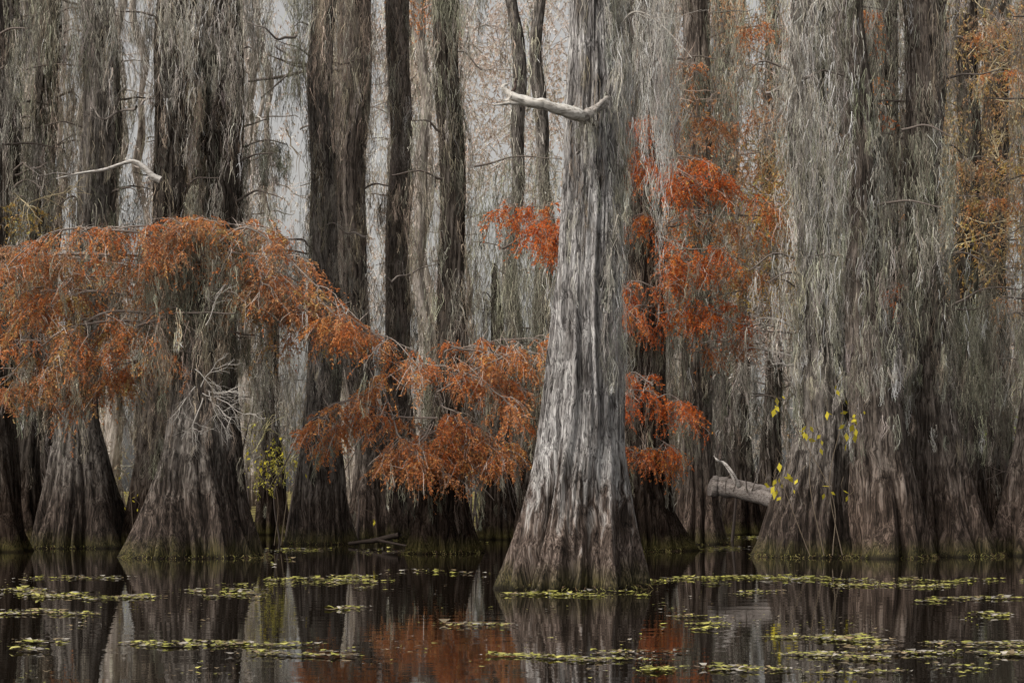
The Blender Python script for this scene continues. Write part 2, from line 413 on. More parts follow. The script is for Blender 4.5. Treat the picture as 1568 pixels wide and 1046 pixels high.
limb(aW,[wp(783,143,d-.2),wp(790,134,d-.2),wp(787,126,d-.2),wp(791,120,d-.2)],.024,.008,(.12,.09,.08),n=12,ns=6)
limb(aW,[wp(786,150,d-.2),wp(776,154,d-.2),wp(763,152,d-.2)],.026,.006,BL,n=10,ns=8)
limb(aW,[wp(925,156,d+.28),wp(904,174,d+.08),wp(888,179,d-.03)],.05,.075,(.45,.42,.39),n=20,ns=14,knots=.06)
for (x0,y0,x1,y1) in [(930,150,893,188),(880,165,900,222),(915,190,885,174),(892,185,884,235)]:
    limb(aW,[wp(x0,y0,d+.3),wp((x0+x1)/2,(y0+y1)/2,d+.06),wp(x1,y1,d+.3)],.032,.018,(.42,.39,.36),n=14,ns=8,knots=.06)
moss(aM,np.array([wp(x,y,d-.02) for x,y in [(890,182),(897,178),(905,172),(886,184),(912,165),(900,190)]]),np.array([.4,.6,.5,.3,.5,.7]),.05,26,.007,G_GREY)
limb(aW,[wp(940,55,26.2),wp(970,20,26),wp(1010,35,25.8),wp(1060,90,25.6)],.013,.005,(.5,.47,.43),n=20,ns=6,rough=.5)
for s in [(975,22),(1000,30),(1025,50),(950,40),(1040,70),(985,25),(1010,35)]:
    twigfan(aW,wp(s[0],s[1],26),norm(np.array([rng.uniform(-.6,1),rng.uniform(-.3,.3),rng.uniform(-.8,.9)])),.5,.006,2,(.5,.47,.43))
aW.build('broken_branch',M_WOOD,e,True)
finish(e,aB,aM,aL)

# ---- left umbrella tree with rust crown
e,aB,aM,aL=tree()
t=trunk(e,[(345,298,302),(400,290,312),(500,284,320),(600,270,338),(650,256,350),(720,238,368),(780,220,388),(830,206,402),(858,198,408)],39.3,M_MID,21,lobes=12,nseg=240,dz=.045,flute=.28,wob=.3)
limbsL=[[(300,430),(240,365),(150,352),(70,360),(10,410)],[(300,400),(370,352),(430,385),(510,465),(612,538)],[(300,520),(210,492),(120,500),(50,540),(0,590)],
 [(300,380),(260,350),(200,348),(130,360)],[(310,500),(250,470),(190,540),(150,590)],[(305,400),(370,390),(420,450),(470,520)],[(300,460),(200,430),(100,420),(30,430)],
 [(300,400),(330,350),(390,345),(430,350)],[(300,500),(350,430),(400,430),(450,470)],[(300,480),(230,420),(150,400),(90,390)],[(295,540),(240,540),(200,560),(160,580)],[(300,400),(300,350),(280,345)],[(300,460),(250,400),(60,390),(20,380)],[(230,480),(150,480),(90,540),(100,590)],
 [(200,450),(120,450),(60,480),(20,520)],[(60,380),(30,400),(0,440),(-20,480)],[(150,500),(120,540),(60,560),(30,590)],[(350,380),(390,400),(400,440)],[(120,400),(100,440),(60,440)]]
for l in limbsL:
    bough(aB,aL,l,39,RUST+ORANGE[:2],19,(.3,1.1),13,.03,lsz=.055,aM=aM,mossn=7,leafy=.76)
bough(aB,aL,[(480,450),(540,500),(600,520),(640,560)],38.5,ORANGE,16,(.3,.8),13,.02)
bough(aB,aL,[(430,470),(470,480),(560,500)],38.7,ORANGE,14,(.3,.8),13,.02)
curtain(aM,aB,225,370,380,360,600,38.9,50,G_GREEN*.75)
curtain(aM,aB,210,500,360,480,670,38.8,24,G_BROWN*.8)
curtain(aM,aB,60,400,230,400,600,40.5,30,G_BROWN*.8)
curtain(aM,aB,370,400,470,440,620,40.5,22,G_BROWN*.9)
curtain(aM,aB,20,520,180,560,650,40.5,18,G_BROWN*.75)
trunk_moss(aM,t,350,700,50,(.5,1.3),(.08,.16),28,.012,(G_BROWN*.8,G_GREEN*.8),bright=.75)
side_boughs(aM,aB,t,400,620,8,(G_BROWN,G_GREEN),.7,L=(.4,1.2))
for (x,y,dx,dz) in [(300,570,.6,-.7),(310,600,.8,-.2),(300,590,-.5,-.6),(320,600,.3,-.9),(315,500,.2,.9),(330,610,.9,-.4),(310,610,-.2,-.9),(310,590,.5,.6),(320,610,.6,-.6),(320,600,.9,.1)]:
    twigfan(aB,wp(x,y,38.0),norm(np.array([dx,rng.uniform(-.5,.1),dz])),.6,.013,2,(.55,.52,.48))
finish(e,aB,aM,aL)

# ---- other near/mid trees
def std(prof,d,mat,seed,mn,my=(-40,560),bright=1.,tints=(G_GREY,G_GREEN,G_BROWN),lobes=9,extra=None,K=34,flute=.32,low=True,sb=12):
    e,aB,aM,aL=tree()
    t=trunk(e,prof,d,mat,seed,lobes=lobes,nseg=150,dz=.07,flute=flute)
    trunk_moss(aM,t,my[0],my[1],int(mn*1.1),bright=bright,tints=tints,K=K)
    if sb: side_boughs(aM,aB,t,my[0],my[1]-60,sb,tints,bright*.95)
    if low: trunk_moss(aM,t,my[1]-120,my[1]+100,int(mn*.16),L=(.3,1.),W=(.06,.14),bright=bright*.9,tints=tints,K=24,wid=.012)
    if extra: extra(aB,aM,aL,t)
    finish(e,aB,aM,aL)

def ex_L2(aB,aM,aL,t):
    a=Acc()
    limb(a,[wp(86,274,42),wp(120,266,42),wp(160,260,42),wp(190,250,42),wp(206,248,42),wp(222,258,42),wp(234,270,42),wp(246,276,42)],.012,.075,(.58,.56,.53),n=34,ns=10,rough=.08,knots=.0)
    twigfan(a,wp(120,264,42),norm(np.array([-1,0,.1])),.8,.012,2,(.4,.37,.35))
    a.build('dead_branch',M_WOOD,e_hold[0],True)
e_hold=[None]
_tree=tree
def tree(name='bald_cypress_tree'):
    r=_tree(name); e_hold[0]=r[0]; return r
std([(-260,246,284),(0,242,292),(200,240,292),(340,240,290),(500,236,292),(620,226,300),(760,205,310),(835,190,320)],46,M_DARK,31,110,(-40,560),1.,(G_BROWN*1.1,G_GREY*.9,G_BROWN),extra=ex_L2)
std([(-260,300,350),(0,300,366),(200,304,372),(340,304,366),(500,304,360),(620,300,366),(760,300,380),(835,290,400)],47,M_DARK,35,110,(-40,560),.95,(G_BROWN*1.1,G_GREY*.9,G_GREEN))
std([(-260,130,186),(0,128,180),(200,126,180),(400,112,166),(560,104,156),(640,94,152),(720,76,166),(790,58,180),(836,48,186)],46,M_MID,41,100,(-40,540),.8,lobes=11,sb=8)
std([(-260,58,90),(0,54,88),(200,50,86),(400,40,76),(600,30,60),(720,10,60),(830,-10,65)],49,M_DARK,51,80,(-40,640),.72,sb=7)
std([(-260,5,34),(0,2,36),(300,0,30),(600,-20,20),(760,-30,34),(835,-50,45)],46,M_DARK,55,70,(-40,620),.7)
std([(-260,-50,-5),(200,-52,0),(600,-60,14),(740,-75,30),(845,-100,40)],43,M_DARK,52,40,(-40,560),.7)
std([(-260,486,520),(0,482,516),(300,474,512),(500,470,516),(640,468,518),(740,458,526),(800,454,532),(832,450,536)],49,M_MID,61,84,(-40,600),.74,sb=8)
std([(-260,516,566),(0,516,566),(150,514,568),(300,510,562),(480,515,560),(600,532,568),(700,544,590),(815,530,612)],53,M_WARM,62,100,(-40,600),.84,(G_BROWN,G_BROWN*.9,G_GREY*.8),sb=4)
std([(-260,592,628),(0,594,626),(300,594,624),(450,594,626),(560,592,630),(660,584,636),(760,572,648),(822,560,660)],54,M_WARM,71,90,(-40,560),.78,(G_GREY*.9,G_BROWN),sb=0)
std([(-260,670,702),(0,668,704),(200,678,712),(400,670,710),(560,662,712),(680,650,708),(740,642,710),(800,630,718),(848,620,728)],41.6,M_DARK,81,130,(-40,680),.8,(G_BROWN,G_GREY*.9,G_GREEN*.8),sb=3)
std([(-260,964,1000),(0,966,1000),(300,962,1000),(560,956,1002),(680,946,1006),(760,930,1022),(845,905,1045)],43.5,M_DARK,91,80,(-40,680),.74,sb=6)
std([(-260,1050,1084),(200,1048,1090),(500,1046,1088),(660,1046,1088),(760,1040,1100),(832,1030,1114)],49,M_WARM,92,80,(-40,620),.78,lobes=11,sb=10)
std([(-260,1204,1258),(0,1208,1264),(150,1212,1270),(300,1224,1276),(450,1230,1280),(560,1226,1288),(650,1222,1302),(730,1200,1314),(790,1178,1320),(850,1160,1328)],39.5,M_MID,101,150,(-40,580),.98,(G_GREY,G_GREEN*1.05,G_PALE*.78),lobes=12)
std([(-260,1276,1318),(0,1282,1324),(200,1286,1332),(400,1294,1342),(560,1298,1364),(650,1306,1382),(740,1308,1400),(800,1308,1412),(862,1306,1420)],38.8,M_WARM,111,125,(-40,580),.92,(G_GREY,G_GREEN,G_PALE*.8),sb=6,lobes=11)
std([(-260,1378,1438),(0,1382,1438),(200,1388,1440),(400,1396,1446),(560,1400,1452),(650,1404,1464),(740,1404,1486),(800,1404,1506),(860,1402,1528)],39.8,M_WARM,121,120,(-40,590),.82,(G_GREY,G_BROWN,G_GREEN),sb=9,lobes=12)
std([(-260,1600,1660),(300,1590,1655),(560,1570,1640),(660,1556,1640),(760,1536,1650),(850,1515,1670)],40.5,M_WARM,131,50,(-40,560),.85)
std([(-260,1325,1370),(0,1330,1372),(300,1335,1376),(600,1340,1400),(840,1320,1430)],47,M_DARK,132,60,(-40,600),.5,sb=3)
for k,(x,w,d) in enumerate([(225,13,55),(418,12,60),(762,14,54),(824,17,51),(1135,14,60),(1480,18,52),(1530,14,55),(1180,12,62),(15,16,56)]):
    wl=755+H*F/d
    if x in (418,762,824,225,1135): top=[(400,x-1,x+1),(480,x-w*.6,x+w*.6)]
    else: top=[(-260,x-w*.7,x+w*.7),(400,x-w,x+w)]
    std(top+[(640,x-w*1.1,x+w*1.1),(740,x-w*1.6,x+w*1.6),(wl,x-w*2.4,x+w*2.4)],d,M_DARK,500+k*11,40,(max(top[0][0],-40)+40,690),.64,lobes=7,K=30,sb=8)

# ---- young cypresses carrying the rusty leaves of the middle ground
e,aB,aM,aL=tree()
t=trunk(e,[(520,680,684),(600,672,690),(700,662,698),(780,650,712),(838,640,722)],44,M_DARK,141,nseg=60,dz=.08,wob=.3)
for l in [[(670,640),(600,636),(540,615),(490,640)],[(675,640),(740,655),(775,690)],[(670,600),(740,560),(800,540),(850,545)],[(680,660),(640,670),(610,690)],[(680,560),(620,560),(560,600),(500,625)],[(680,560),(730,580),(770,610),(790,640)],[(680,540),(720,530),(760,520),(830,520)],[(675,620),(710,640),(740,690)],[(660,650),(640,690),(670,700)],[(690,530),(760,545),(840,560)],[(600,640),(620,680),(650,700)],[(700,640),(740,670),(760,700)],[(670,650),(700,680),(720,690)],[(560,620),(520,640),(495,680)],[(720,560),(780,590),(830,600)],[(640,650),(670,690),(720,710)]]:
    bough(aB,aL,l,40.6,ORANGE+RUST[:1],17,(.3,.75),10,.022,lsz=.055,aM=aM,mossn=4,spl=(.15,.4),dj=.5)
finish(e,aB,aM,aL)
e,aB,aM,aL=tree()
t=trunk(e,[(150,1007,1009),(400,1000,1014),(600,996,1020),(780,985,1030),(840,975,1040)],45,M_DARK,142,nseg=60,dz=.08,wob=.3)
for l in [[(1000,600),(960,600),(950,640)],[(1000,610),(1030,605),(1050,640)],[(1000,440),(970,430),(955,450)],[(1005,440),(1035,420),(1055,395)],[(1000,260),(970,210),(955,190)],[(1000,250),(970,260),(955,290)],[(1000,700),(970,690),(955,690)],[(1005,690),(1020,680),(1030,710)],[(1005,300),(1060,285),(1110,282),(1180,300)],[(1005,250),(1050,240),(1100,260)],[(1005,480),(1060,470),(1130,490)],[(1005,360),(1050,380),(1100,380)],
   [(1005,230),(1040,260),(1080,290)],[(1000,320),(975,330),(955,350)],[(1000,470),(975,470),(955,490)],[(1005,420),(1050,450),(1100,460),(1140,490)],[(1005,420),(1040,400),(1070,400)],[(1000,590),(970,570),(950,590)],[(1000,230),(970,230),(950,240)],[(1005,280),(1050,270),(1110,270)],[(1000,180),(970,180),(955,185)]]:
    bough(aB,aL,l,42.4,HOT,11,(.2,.6),11,.018,lsz=.055,aM=aM,mossn=4)
for l in [[(1100,290),(1150,300),(1200,330)],[(1060,400),(1120,400),(1180,420)],[(1060,540),(1100,530),(1140,520)],[(1010,200),(1060,180),(1120,190)],[(1020,340),(1080,330),(1150,350)]]:
    bough(aB,aL,l,44.5,BROWN[:1]+ORANGE,10,(.2,.7),8,.014,dj=.5)
for l in [[(900,300),(850,312),(810,318),(780,312)],[(900,330),(850,335),(800,340)],[(900,345),(850,352),(820,365)]]:
    bough(aB,aL,l,36,ORANGE[:2]+HOT[:2],11,(.2,.45),10,.014)
for l in [[(1345,100),(1335,60),(1330,10)],[(1345,200),(1338,160),(1332,120)],[(1400,440),(1360,440),(1335,450)]]:
    bough(aB,aL,l,41.5,HOT[:2]+ORANGE,7,(.15,.35),8,.012)
for l in [[(1450,260),(1500,240),(1560,260)],[(1450,300),(1500,300),(1550,310)],[(1520,460),(1550,455),(1575,470)],[(1600,40),(1540,30),(1480,60)],[(1600,120),(1540,110),(1470,130)]]:
    bough(aB,aL,l,46,ORANGE+BROWN+YEL,11,(.2,.7),8,.014)
for l in [[(1220,60),(1180,40),(1120,60)],[(1210,180),(1160,170),(1110,200)],[(1080,120),(1040,100),(990,120)]]:
    bough(aB,aL,l,47,BROWN+ORANGE,11,(.3,.8),7,.014)
finish(e,aB,aM,aL)

# ---- hanging moss curtains on boughs of trees standing a little behind
e,aB,aM,aL=tree('spanish_moss_curtains')
C=lambda *a,**k: curtain(aM,aB,*a,**k)
C(985,-40,1030,-30,480,35,34,G_PALE*.9,54,.010,jit=.2,taper=.6)
C(725,255,860,245,560,47,54,G_GREEN*.85)
C(770,380,850,360,620,46,34,G_GREEN*.8)
C(672,380,730,360,640,50,26,G_BROWN*.8)
C(1030,300,1120,330,640,48,40,G_GREEN*.85)
C(950,440,1010,450,700,47,24,G_GREEN*.7)
C(1080,60,1200,40,400,50,38,G_GREY*.9)
C(1100,-40,1200,-40,260,48,28,G_GREEN*1.05)
C(955,-40,1080,-40,300,50,36,G_GREY*.95)
C(1030,90,1120,100,360,48,22,G_GREEN*.85)
C(1130,330,1215,350,500,49,18,G_GREY*.85)
C(372,225,440,222,330,50,26,G_GREEN*.6,taper=.5)
C(370,380,470,370,560,52,30,G_GREY*.75)
C(380,-40,420,-40,200,48,14,G_GREY*.9,taper=.5)
C(440,-40,480,-40,260,47,14,G_GREEN*.9,taper=.5)
C(0,120,130,100,420,48,38,G_BROWN*.95)
C(100,-40,240,-40,200,45,30,G_GREY*.9)
C(0,-40,100,-40,260,45,24,G_GREEN*.85)
C(250,-40,370,-40,300,44,34,G_GREY*.95)
C(480,-40,570,-40,260,47,24,G_BROWN*1.05)
C(640,-40,720,-40,200,41,14,G_GREEN*.9,taper=.5)
C(0,560,110,580,680,48,20,G_BROWN*.65)
C(180,560,250,560,690,49,14,G_BROWN*.65)
C(380,540,470,540,700,54,26,G_GREY*.65)
C(560,600,660,600,690,57,18,G_GREY*.6)
C(730,560,840,570,730,51,36,G_BROWN*.7)
C(1010,560,1060,560,720,52,18,G_BROWN*.7)
C(1090,560,1150,560,690,57,12,G_GREY*.8)
C(1450,470,1568,440,640,43,46,G_GREEN*.75,taper=.3)
C(1460,-40,1600,-40,160,52,22,G_GREY*.9)
C(1480,560,1600,560,720,48,24,G_GREEN*.55)
C(1215,-40,1300,-40,520,38,24,G_PALE*.8,wid=.011,jit=.3)
C(1230,120,1300,120,580,38,18,G_GREEN*1.05,wid=.011,jit=.3)
C(1290,-40,1400,-40,420,43,36,G_GREEN*.8)
C(1380,200,1460,210,590,38.6,22,G_GREEN*.9,wid=.011,jit=.3)
limb(aB,[wp(380,125,50),wp(430,118,50),wp(480,108,50),wp(525,108,50)],.035,.05,(.2,.17,.16),n=20,ns=6)
limb(aB,[wp(400,150,49),wp(450,100,50),wp(420,70,50)],.02,.03,(.3,.27,.25),n=16,ns=6)
limb(aB,[wp(1215,140,45),wp(1190,180,45),wp(1160,195,45)],.035,.015,(.25,.2,.18),n=16,ns=6)
# bleached dead limbs low on the right, above the log
for q in [[(1215,545),(1185,540),(1150,532),(1140,536)],[(1220,500),(1180,488),(1130,494),(1105,480)],[(1215,560),(1190,556),(1170,548)]]:
    P=limb(aB,[wp(a,b,43.5) for a,b in q],.03,.010,(.62,.58,.53),n=18,ns=6,rough=.8)
    for j in range(5): twigfan(aB,P[rng.integers(5,18)],norm(rng.normal(0,1,3)+np.array([-.6,0,.2])),.45,.008,1,(.62,.58,.53))
for k in range(34):
    x=rng.uniform(0,1568); y=rng.uniform(-20,560); s=rng.choice([-1,1]); d=rng.uniform(44,60)
    if 840<x<960: continue
    q=[(x,y),(x+s*25,y+rng.uniform(-14,10)),(x+s*55,y+rng.uniform(-20,30)),(x+s*rng.uniform(70,110),y+rng.uniform(-30,50))]
    col=tuple(np.array([.34,.3,.27])*rng.uniform(.6,1.5))
    P=limb(aB,[wp(a,b,d+rng.normal(0,.4)) for a,b in q],.035,.008,col,n=20,ns=5,rough=1.)
    for j in range(3): twigfan(aB,P[rng.integers(6,20)],norm(rng.normal(0,1,3)+np.array([s*.6,0,0])),.6,.008,1,col)
finish(e,aB,aM,aL)

# ---- forest behind
e=empty('background_cypress_forest'); aB,aM,aL=Acc(),Acc(),Acc()
GAPS=[(376,468),(570,592),(630,666),(716,862),(92,120),(186,236),(1140,1200)]
def gap(a,b=None):
    b=a if b is None else b
    a,b=min(a,b),max(a,b)
    return any(a<g1 and b>g0 for g0,g1 in GAPS)
for i in range(84):
    d=rng.uniform(58,92); px=rng.uniform(-150,1720)
    w=rng.uniform(.15,.40)*F/d; b=w*rng.uniform(1.8,2.6); lean=rng.uniform(-30,30)
    if gap(px-w-4,px+w+4) and rng.random()<.9: continue
    wl=755+H*F/d
    prof=[(-300,px-w*.8+lean,px+w*.8+lean),(300,px-w,px+w),(600,px-w*1.1,px+w*1.1),(wl-60,px-w*1.4,px+w*1.4),(wl,px-b,px+b)]
    t=trunk(e,prof,d,M_DARK if d<66 else (M_MID if d<78 else M_FAR_HAZE),200+i*7,lobes=7,nseg=48,dz=.12,name='trunk',wob=2.)  # bark goes paler in steps with depth, imitating haze
    haze_br=.78+(d-58)/34*.65  # moss tint lightened with depth to stand in for haze
    trunk_moss(aM,t,-60,660,40,L=(1.,3.5),W=(.15,.36),K=20,wid=.028,tints=(G_GREY,G_GREEN,G_BROWN*1.1),bright=haze_br,fuzz=.2,hair=1.5)
    for j in range(6):
        yy=rng.uniform(-60,560); s=rng.choice([-1,1]); ex=px+s*rng.uniform(35,110)
        if gap(px,ex) and rng.random()<.88: continue
        curtain(aM,aB,px,yy,ex,yy+rng.uniform(-30,30),yy+rng.uniform(90,260),d,8,(G_GREY if rng.random()<.6 else G_GREEN)*haze_br,K=18,wid=.028,W=(.15,.36),fuzz=.2,hair=1.5)
for i in range(52):
    d=rng.uniform(98,150); px=rng.uniform(-200,1768)
    w=rng.uniform(.12,.34)*F/d; wl=755+H*F/d; lean=rng.uniform(-25,25)
    t=trunk(e,[(-60,px-w*.8+lean,px+w*.8+lean),(500,px-w,px+w),(wl-30,px-w*1.3,px+w*1.3),(wl,px-w*2,px+w*2)],d,M_FAR_HAZE,900+i*7,lobes=6,nseg=20,dz=.5,name='trunk',wob=4.)
    for j in range(7):
        yy=rng.uniform(-60,640); s=rng.choice([-1,1])
        curtain(aM,aB,px,yy,px+s*rng.uniform(15,70),yy+rng.uniform(-15,15),yy+rng.uniform(60,220),d,6,np.array([.74,.685,.63]),K=13,wid=.065,W=(.25,.6),fuzz=0,r=.06,hair=2.5,var=.25)  # farthest moss: haze is painted into its pale tint
finish(e,aB,aM,aL)

def zone(aL,aB,px0,px1,py0,py1,d0,d1,nc,m,pal,scale=1.,nl=14,cr=.5):
    for c in range(nc):
        d=rng.uniform(d0,d1); p=wp(rng.uniform(px0,px1),rng.uniform(py0,py1),d)
        A=p+rng.normal(0,1,(m,3))*np.array([cr,cr,cr*.6])*scale
        a=rng.uniform(0,6.28,m); D=norm(np.stack([np.cos(a),np.sin(a),rng.uniform(-1,.2,m)],-1))
        cc=pick(pal,1)*.5+pick(pal,m)*.5
        sprays(aL,A,D,rng.uniform(.25,.55,m)*scale,cc,nl=nl,lsz=.075*scale,tw=aB)
        twigfan(aB,p+np.array([0,0,.3]),norm(rng.normal(0,1,3)+np.array([0,0,.2])),1.1*scale,.02*scale,1,tuple(np.array(pal[0])*.5+.25))
e=empty('background_autumn_foliage'); aB,aM,aL=Acc(),Acc(),Acc()
zone(aL,aB,1450,1600,0,450,48,60,90,20,YEL+BROWN+BROWN,1.2)
zone(aL,aB,1060,1230,-20,480,51,64,50,20,BROWN+ORANGE[2:3],1.3)
zone(aL,aB,1130,1215,300,450,47.5,53,24,18,YEL,1.1)
zone(aL,aB,1180,1215,200,330,47,50,8,14,YEL+ORANGE,1.)
zone(aL,aB,960,1090,160,480,45.5,52,32,16,BROWN[:2]+ORANGE,1.1)
zone(aL,aB,640,662,0,60,60,70,5,16,ORANGE,1.2)
zone(aL,aB,610,860,-20,280,95,125,56,28,HAZY_PINK,2.6)
zone(aL,aB,360,660,-20,540,100,130,34,24,HAZY_PINK,2.6)
zone(aL,aB,-50,360,0,700,100,130,40,22,HAZY_PINK,2.6)
zone(aL,aB,860,1620,-20,700,100,130,84,24,HAZY_PINK+BROWN,2.6)
zone(aL,aB,1090,1215,470,530,56,64,14,24,HAZY_PINK,1.4)
zone(aL,aB,-50,1620,580,740,74,98,80,24,[(.27,.25,.16),(.32,.26,.2),(.25,.23,.19)],1.8)
zone(aL,aB,1490,1600,560,700,56,62,10,18,[(.35,.46,.14),(.5,.52,.18)],1.2)
zone(aL,aB,380,460,680,720,54,58,6,12,[(.7,.6,.1),(.6,.57,.12)],1.)
zone(aL,aB,20,50,300,340,43,44,4,14,YEL,.9)
finish(e,aB,aM,aL)

# ---- yellow-leaved shrub by the right-hand trees
def shrub(pts,d,n,stem,sz=1.):
    e=empty('yellow_leaf_shrub'); aB,aL=Acc(),Acc()
    for s in stem: limb(aB,[wp(x,y,d) for x,y in s],.010,.004,(.2,.16,.12),n=16,ns=5)
    for (x,y) in pts:
        for k in range(rng.integers(2,n)):
            p=wp(x,y,d)+rng.normal(0,.12,3); dd=norm(rng.normal(0,.5,3)+np.array([0,0,-.9])); l=rng.uniform(.08,.2)*sz
            a=rng.uniform(-1.1,1.1); sdv=np.array([math.cos(a),math.sin(a),0]); nn=norm(sdv-dd*np.dot(sdv,dd))*l*.28
            aL.add([p,p+dd*l*.45-nn,p+dd*l,p+dd*l*.45+nn],[[0,1,2,3]],np.tile(np.array([.82,.70,.08])*rng.uniform(.6,1.),(4,1)))
            limb(aB,[p,p+np.array([rng.normal(0,.05),0,.1]),p+np.array([rng.normal(0,.1),0,.25])],.003,.005,(.2,.16,.12),n=5,ns=3)
    aB.build('stems',M_TWIG,e); aL.build('leaves',M_LEAF,e)
shrub([(1192,612),(1244,652),(1240,668),(1293,640),(1295,658),(1198,735),(1275,752),(1276,605),(1190,740)],36.0,8,[[(1290,850),(1270,740),(1290,640),(1285,600)],[(1262,850),(1240,740),(1245,650),(1240,600)],[(1240,850),(1200,745),(1190,700)],[(1275,850),(1275,760),(1215,650),(1192,606)]])
shrub([(398,700),(425,690),(450,718),(385,690),(400,712),(190,715),(205,765),(568,795)],44,9,[[(420,835),(425,760),(400,690)],[(430,835),(440,760),(450,710)],[(205,835),(200,760),(190,710)]],.75)

# ---- fallen logs
e=empty('fallen_log'); aB=Acc()
limb(aB,[wp(1090,744,42.5),wp(1112,746,42.4),wp(1150,754,42),wp(1195,765,41.5),wp(1240,790,41)],.22,.17,(.25,.225,.21),n=60,ns=26,rough=.05,knots=.0)
limb(aB,[wp(1132,744,42),wp(1120,724,41.9),wp(1108,708,41.9),wp(1100,706,41.8),wp(1093,698,41.8)],.055,.012,(.74,.7,.66),n=20,ns=10,rough=.2)
for k in range(9):
    x=rng.uniform(1100,1195); limb(aB,[wp(x,752,41.8),wp(x+rng.uniform(-8,8),735,41.6),wp(x+rng.uniform(-18,18),rng.uniform(700,730),41.5)],.016,.005,(.25,.22,.2),n=8,ns=5)
aB.build('log',M_WOOD,e,True)
e=empty('fallen_branch'); aB=Acc()
limb(aB,[wp(535,832,47),wp(565,828,46.8),wp(590,824,46.6),wp(612,818,46.5)],.05,.07,(.05,.04,.035),n=20,ns=7)
limb(aB,[wp(575,826,46.8),wp(600,832,46),wp(640,838,45)],.04,.02,(.05,.04,.035),n=14,ns=6)
aB.build('wood',M_TWIG,e)
e=empty('swamp_undergrowth'); aB,aM,aL=Acc(),Acc(),Acc()
for i in range(200):
    d=rng.uniform(50,78); px=rng.uniform(-60,1630); b=wp(px,755,d); b[2]=-.05; h=rng.uniform(1.2,4.5)
    p=[b,b+np.array([rng.normal(0,.2),0,h*.5]),b+np.array([rng.normal(0,.6),rng.normal(0,.4),h])]
    limb(aB,p,rng.uniform(.015,.06),.008,(.12,.1,.09),n=10,ns=4)
    if rng.random()<.6: moss(aM,p[2]+rng.normal(0,.2,(3,3)),rng.uniform(.5,h*.8,3),.15,14,.025,G_GREY*.6,fuzz=.5)
    if rng.random()<.5: twigfan(aB,p[1],norm(rng.normal(0,1,3)+np.array([0,0,.6])),.8,.012,1,(.22,.18,.16))
finish(e,aB,aM,aL)
# fringe of roots, sedge and litter where the trunks meet the water
e=empty('waterline_sedge_and_roots'); aL=Acc()
for (cx,dd_,hw) in [(884,26.3,.89),(303,39.3,1.38),(1244,39.5,1.12),(1364,38.8,.78),(1465,39.8,.85),(674,41.6,.78),(118,46,1.08),(975,43.5,1.),(1072,49,.7),(493,49,.72),(571,53,.75)]:
    n=int(260*hw); a=rng.uniform(-math.pi,0,n); x0=(cx-784)*dd_/F
    r=hw*rng.uniform(.97,1.10,n)
    A=np.stack([x0+r*np.cos(a),dd_+r*np.sin(a),rng.uniform(-.01,.08,n)],-1)
    l=rng.uniform(.03,.14,n); t=np.linspace(0,1,3)
    D=norm(np.stack([np.cos(a)*.5+rng.normal(0,.4,n),np.sin(a)*.5,rng.uniform(-.3,.9,n)],-1))
    P=A[:,None,:]+D[:,None,:]*(l[:,None]*t)[...,None]; P[...,2]=np.maximum(P[...,2]-.05*t**2,.004)
    ribbons(aL,P,np.array([.014,.010,.004])[None,:]*np.ones((n,1)),pick([(.25,.24,.08),(.16,.11,.06),(.34,.3,.12),(.10,.07,.05)],n))
aL.build('blades',M_TWIG,e)

# ------------------------------------------------------------------ ground, water, pads
nx,ny=160,220
xs=np.linspace(-400,400,nx); ys=np.concatenate([np.linspace(-60,60,30),np.linspace(61,130,130),np.linspace(135,900,60)])
X,Y=np.meshgrid(xs,ys)
Z=np.interp(Y,[0,66,74,100,300,900],[-.7,-.6,.05,.35,1.,2.])+.12*np.sin(X*.5+np.sin(Y*.3))*np.sin(Y*.21+X*.13)*(Y>60)
n=len(ys); a=np.arange(n-1)[:,None]*nx+np.arange(nx-1)[None,:]
acc=Acc(); acc.add(np.stack([X,Y,Z],-1),np.stack([a,a+1,a+nx+1,a+nx],-1),np.ones((n*nx,3)))
m,nt=newmat('marsh_ground')
c=ramp(nt,noise(nt,mapped(nt,(1,.5,1)),.9,6,.7),[(.35,(.08,.065,.035)),(.5,(.2,.17,.08)),(.65,(.42,.38,.13))])
b=nt.nodes.new('ShaderNodeBsdfDiffuse'); link(nt,c,b.inputs['Color'])
o=nt.nodes.new('ShaderNodeOutputMaterial'); link(nt,b.outputs[0],o.inputs[0])
acc.build('ground',m,None,True)
acc=Acc(); acc.add([(-400,-60,0),(400,-60,0),(400,95,0),(-400,95,0)],[[0,1,2,3]],np.ones((4,3)))
m,nt=newmat('swamp_water')
b=nt.nodes.new('ShaderNodeBsdfPrincipled'); b.inputs['Base Color'].default_value=(.012,.009,.006,1); b.inputs['Roughness'].default_value=.02; b.inputs['IOR'].default_value=1.33; b.inputs['Specular IOR Level'].default_value=.45
bp=nt.nodes.new('ShaderNodeBump'); bp.inputs['Strength'].default_value=.04; bp.inputs['Distance'].default_value=.05
link(nt,noise(nt,mapped(nt,(.8,1.6,1)),1.6,2,.5),bp.inputs['Height']); link(nt,bp.outputs[0],b.inputs['Normal'])
o=nt.nodes.new('ShaderNodeOutputMaterial'); link(nt,b.outputs[0],o.inputs[0])
acc.build('water',m)

